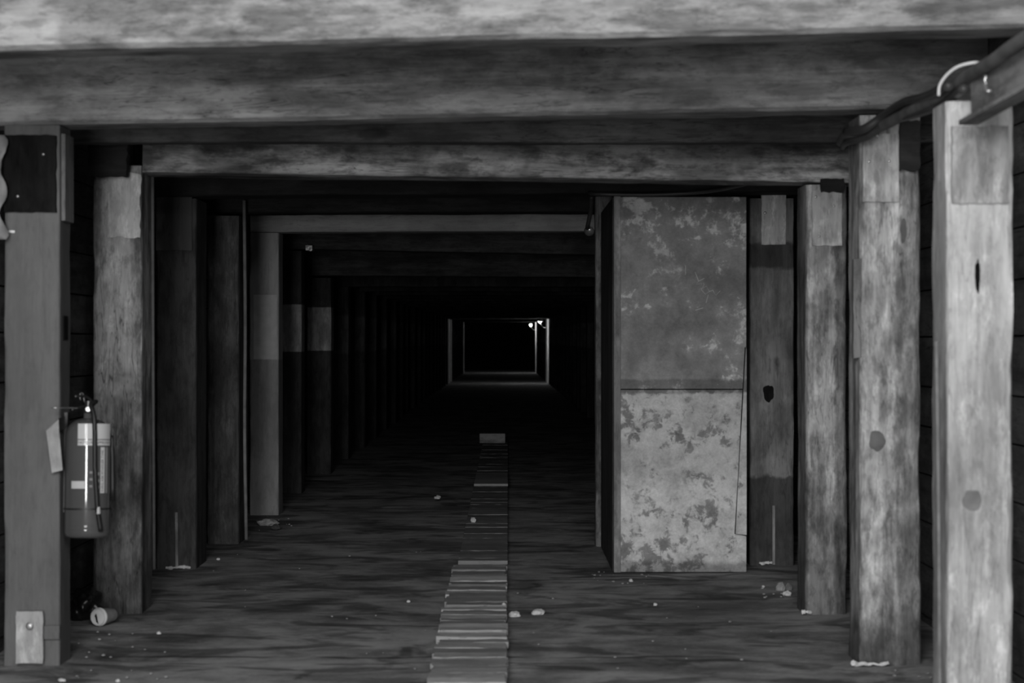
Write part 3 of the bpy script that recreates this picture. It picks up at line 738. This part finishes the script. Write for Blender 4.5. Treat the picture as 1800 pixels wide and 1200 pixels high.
rock(207, 1198, 7, 5, M_white, 'stone', 'white speck at the bottom edge of the photo below the cup', 'stone', 14)
rock(383, 984, 7, 4, M_white, 'stone', 'white chip on the floor beside the fourth left post', 'stone', 15)
rock(1132, 1003, 20, 6, M_stone, 'stone', 'flat pale flake at the foot of the peeling panel', 'stone', 16)
rock(1109, 1022, 7, 5, M_white, 'stone', 'small white chip in front of the peeling panel', 'stone', 17)
rock(1152, 1064, 7, 5, M_white, 'stone', 'lone pale pebble on the floor before the peeling panel', 'stone', 18)
rock(1342, 1032, 5, 4, M_white, 'stone', 'tiny pale chip left of the stones by the third right post', 'stone', 19)
r = random.Random(4)
for (px0, px1, py0, py1, n, lab) in ((120, 300, 1110, 1200, 22, 'tiny pale grit grain on the floor near the left posts'), (1035, 1140, 1005, 1028, 16, 'tiny pale grit grain in front of the peeling panel'),
        (1340, 1400, 1030, 1052, 10, 'tiny pale grit grain by the third right post'), (440, 520, 912, 935, 12, 'tiny pale grit grain by the fifth left post'),
        (900, 1400, 1040, 1190, 14, 'tiny pale grit grain on the bare floor right of the walkway'), (370, 760, 880, 1180, 16, 'tiny pale grit grain on the bare floor left of the walkway'), (1560, 1640, 1178, 1199, 5, 'tiny pale grit grain by the second right post')):
    src = None
    for k in range(n):
        py = r.uniform(py0, py1); px = r.uniform(px0, px1); d = F*H/(py-VY)
        if src is None: src = link('grit_grain', rock_bm(.0045, .0045, .003, 30+k, 2), M_stone); o = tag(src, lab, 'grit', lab.replace('tiny pale grit grain', 'grit'))
        else: o = src.copy(); C.objects.link(o)
        o.location = (X(px, d), d, .001); s = r.uniform(.5, 1.5); o.scale = (s*1.3, s, s); o.rotation_euler = (0, 0, r.uniform(0, 6))

# ---------------------------------------------------------------- cables at the right
M_cab = grey('cable_sheath', .035, .5, 0, .4, .3, 6); M_cab2 = grey('cable_sheath_dusty', .11, .7, 0, .3, .4, 8)
def cable(pts, rad, mat, label, group=None, name='cable'):
    return tag(link(name, tube_bm(pts, rad, 12, sub=8), mat, smooth=True), label, 'cable', group)
cable([Vector((1.50, 4.4, H+.90)), P(1800, 68, 5.6), P(1745, 108, 5.95), P(1700, 135, 6.3), P(1650, 172, 6.75), P(1600, 196, 7.3), P(1548, 222, 7.8), P(1520, 230, 7.88), P(1492, 236, 8.05), P(1485, 240, 8.5), P(1478, 250, 9.0)], .021, M_cab2, 'thickest dusty cable running along the upper right from the near corner')
cable([P(1695, 155, 6.25), P(1655, 185, 6.7), P(1600, 204, 7.3), P(1560, 214, 7.7), P(1525, 240, 7.84), P(1490, 250, 8.05), P(1483, 258, 8.5)], .014, M_cab, 'dark cable beneath the thickest cable at the upper right')
cable([P(1668, 150, 6.4), P(1628, 170, 6.9), P(1590, 180, 7.4), P(1555, 202, 7.72), P(1520, 226, 7.80), P(1488, 232, 8.0)], .017, M_cab, 'dark cable above the second right post, looping under the second crossbeam')
cable([P(1650, 168, 6.36), P(1652, 150, 6.35), P(1664, 132, 6.33), P(1684, 117, 6.3), P(1712, 110, 6.28), P(1728, 112, 6.3)], .005, grey('lit_cable_edge', .5, .5, 0, .4, .05), 'lit edge of a looped cable, shaped as a pale arc, at the upper right')  # light along a looped cable's edge, shaped as a pale tube
cable([P(1330, 318, 10.6), P(1300, 326, 10.8), P(1240, 337, 11.05), P(1150, 342, 11.12), P(1050, 341, 11.15), P(1036, 338, 11.3)], .010, M_cab, 'thin black cable sagging over the top of the peeling panel')
cable([P(1040, 345, 12.5), P(1038, 372, 12.6), P(1033, 398, 12.7), P(1034, 404, 13)], .014, M_cab, 'black cable hanging down beside the slim scarred post')
# slanting board carrying the cables
a = P(1712, 178, 6.28); b_ = P(1860, 92, 5.5)
bd = (b_-a); L = bd.length; bm = bmesh.new()
box(bm, 0, L, -.010, .010, -.062, .062, .003)
box(bm, 0, L, -.05, .012, -.075, -.060, .002)
q = bd.to_track_quat('X', 'Z')
sb = link('cable_tray', bm, wood('tray_board', .17, .27, 'X', cracks=.2, knots=.3), loc=a); sb.rotation_mode = 'QUATERNION'; sb.rotation_quaternion = q
tag(sb, 'slanting grey cable tray jutting in at the upper right corner', 'cable tray')
bm = tube_bm([P(1733, 132, 6.02), P(1732, 150, 6.02), P(1736, 160, 6.0), P(1742, 159, 6.0)], .006, 8, sub=4)
tag(link('cable_hook', bm, M_nail, smooth=True), 'small bright metal hook above the cable tray', 'hook')
bm = bmesh.new(); box(bm, X(1021, 12.5), X(1036, 12.5), 12.5, 12.53, Z(343, 12.5), Z(338, 12.5), .003)
tag(link('bracket', bm, grey('white_bracket', .5, .5), loc=(0, 0, 0)), 'short pale bracket under the black crossbeam left of the slim post', 'bracket')
bm = lathe_bm([(0, 0), (.018, .002), (.030, .010), (.034, .022), (.030, .030), (0, .030)], 28, M=Matrix.Translation(P(1035, 409, 12.75)) @ Vector((.2, 1, .6)).to_track_quat('Z', 'Y').to_matrix().to_4x4())
tag(link('lamp_socket', bm, grey('socket', .30, .25, .6), smooth=True), 'small round metal lamp socket beside the slim scarred post', 'lamp socket')
bm = bmesh.new(); lathe_bm([(0, 0), (.016, 0), (.016, .01), (0, .012)], 14, bm, Matrix.Translation(P(541, 434, 16.9)) @ Matrix.Rotation(math.pi/2, 4, 'X')); lathe_bm([(0, 0), (.016, 0), (.016, .01), (0, .012)], 14, bm, Matrix.Translation(P(546, 438, 16.9)) @ Matrix.Rotation(math.pi/2, 4, 'X'))
box(bm, X(537, 16.9), X(549, 16.9), 16.9, 16.905+.2, Z(440, 16.9), Z(431, 16.9), .002)
tag(link('junction_fitting', bm, grey('fitting', .35, .4, .3)), 'tiny pale metal fitting under the dim crossbeam at the upper left', 'fitting')
# long feeder cable with its ties, running to the lamps
pts = []
for k in range(26):
    d = 13.5+k*2.1; pts.append(Vector((1.33, d, H+.80-.03*(k % 2))))
cable(pts, .012, M_cab, 'long cable running back along the right side to the lamps')
tie = None
for k, d in enumerate([28.5, 30.2, 31.5, 33, 34.5, 36.2, 38, 40, 42.3, 44.8, 48, 52, 56, 60]):
    if tie is None:
        tie = link('cable_clip', tube_bm([Vector((-.03, 0, -.015)), Vector((-.012, -.005, .012)), Vector((.012, -.005, .022)), Vector((.03, 0, -.01))], .012, 6, sub=3), grey('clip_metal', .9, .6, 0), smooth=True)
        tag(tie, 'one of the small bright clips along the far cable', 'clip', 'clips on the far cable'); o = tie
    else: o = tie.copy(); C.objects.link(o)
    o.location = (1.33, d, H+.785); o.rotation_euler = (0, 0, k*.7)

# ---------------------------------------------------------------- the two lit lamps deep in the tunnel
M_shade = grey('lamp_shade', .5, .5); 
m, nt, b = base_mat('lamp_glass', .3); b.inputs['Emission Color'].default_value = (1, 1, 1, 1); b.inputs['Emission Strength'].default_value = 30.; M_bulb = m
def lamp(px, py, d, e, pxpost, pypost, label, shade=True, fallr=.05, hang=.56):
    p = P(px, py, d); L = empty('hanging_lamp', p, label, 'lamp')
    bm = bmesh.new(); bmesh.ops.create_uvsphere(bm, u_segments=20, v_segments=12, radius=fallr)
    link('bulb', bm, M_bulb, L, loc=(0, 0, 0), smooth=True)
    link('socket', lathe_bm([(0, .03), (.02, .03), (.024, .12), (0, .13)], 14), M_cab, L)
    if shade: link('lamp_shade', lathe_bm([(.105, -.008), (.11, -.012), (.105, .03), (.07, .08), (.026, .105), (.02, .10), (.065, .07), (.098, .03)], 30), M_shade, L, smooth=True)
    q = P(pxpost, pypost, d)-p
    link('cord', tube_bm([Vector((0, 0, -.02)), Vector((q.x*.2, -.06, q.z*.55)), Vector((q.x*.55, -.03, q.z*.95)), q], .012, 8, sub=6), grey('lit_cord', .6, .5), L, smooth=True)
    l = bpy.data.lights.new('lamp_light', 'POINT'); l.energy = e; l.shadow_soft_size = .04
    lo = bpy.data.objects.new('lamp_light', l); C.objects.link(lo); lo.parent = L; lo.location = (0, -.0, -.075)
    # hanger up to the crossbeam
    link('hanger', tube_bm([Vector((0, 0, .12)), Vector((0, 0, hang))], .008, 6, sub=1), M_cab, L)
    return L
lamp(949, 564.5, 64.3, 24, 960, 576, 'lit lamp with a small dome shade, right one and nearer of the two far lamps')
lamp(933, 571, 88.6, 28, 941, 580, 'bare lit bulb hanging inside the farthest bright frame', False, .055, .485)
# crumpled sheet hanging at the very left edge
bm = bmesh.new(); rows = []
for k in range(25):
    zk = Z(236, 7.9)-(Z(236, 7.9)-Z(420, 7.9))*k/24; e = X(4+7*math.sin(k*.62)+3*noise.noise(Vector((k*.5, 0, 0))), 7.9)
    rows.append([bm.verts.new((-2.06+(e+2.06)*t_, 7.92+.012*math.sin(k*.9+t_*7), zk)) for t_ in (0, .25, .5, .75, 1)])
for k in range(24):
    for j in range(4): bm.faces.new((rows[k][j], rows[k][j+1], rows[k+1][j+1], rows[k+1][j]))
r_ = bmesh.ops.extrude_face_region(bm, geom=bm.faces[:])
for v_ in [g_ for g_ in r_['geom'] if isinstance(g_, bmesh.types.BMVert)]: v_.co.y += .004
tag(link('hanging_sheet', bm, grey('pale_sheet', .2, .7, 0, .3, .3, 12), smooth=True), 'crumpled pale sheet hanging at the far left edge of the photo', 'sheet')
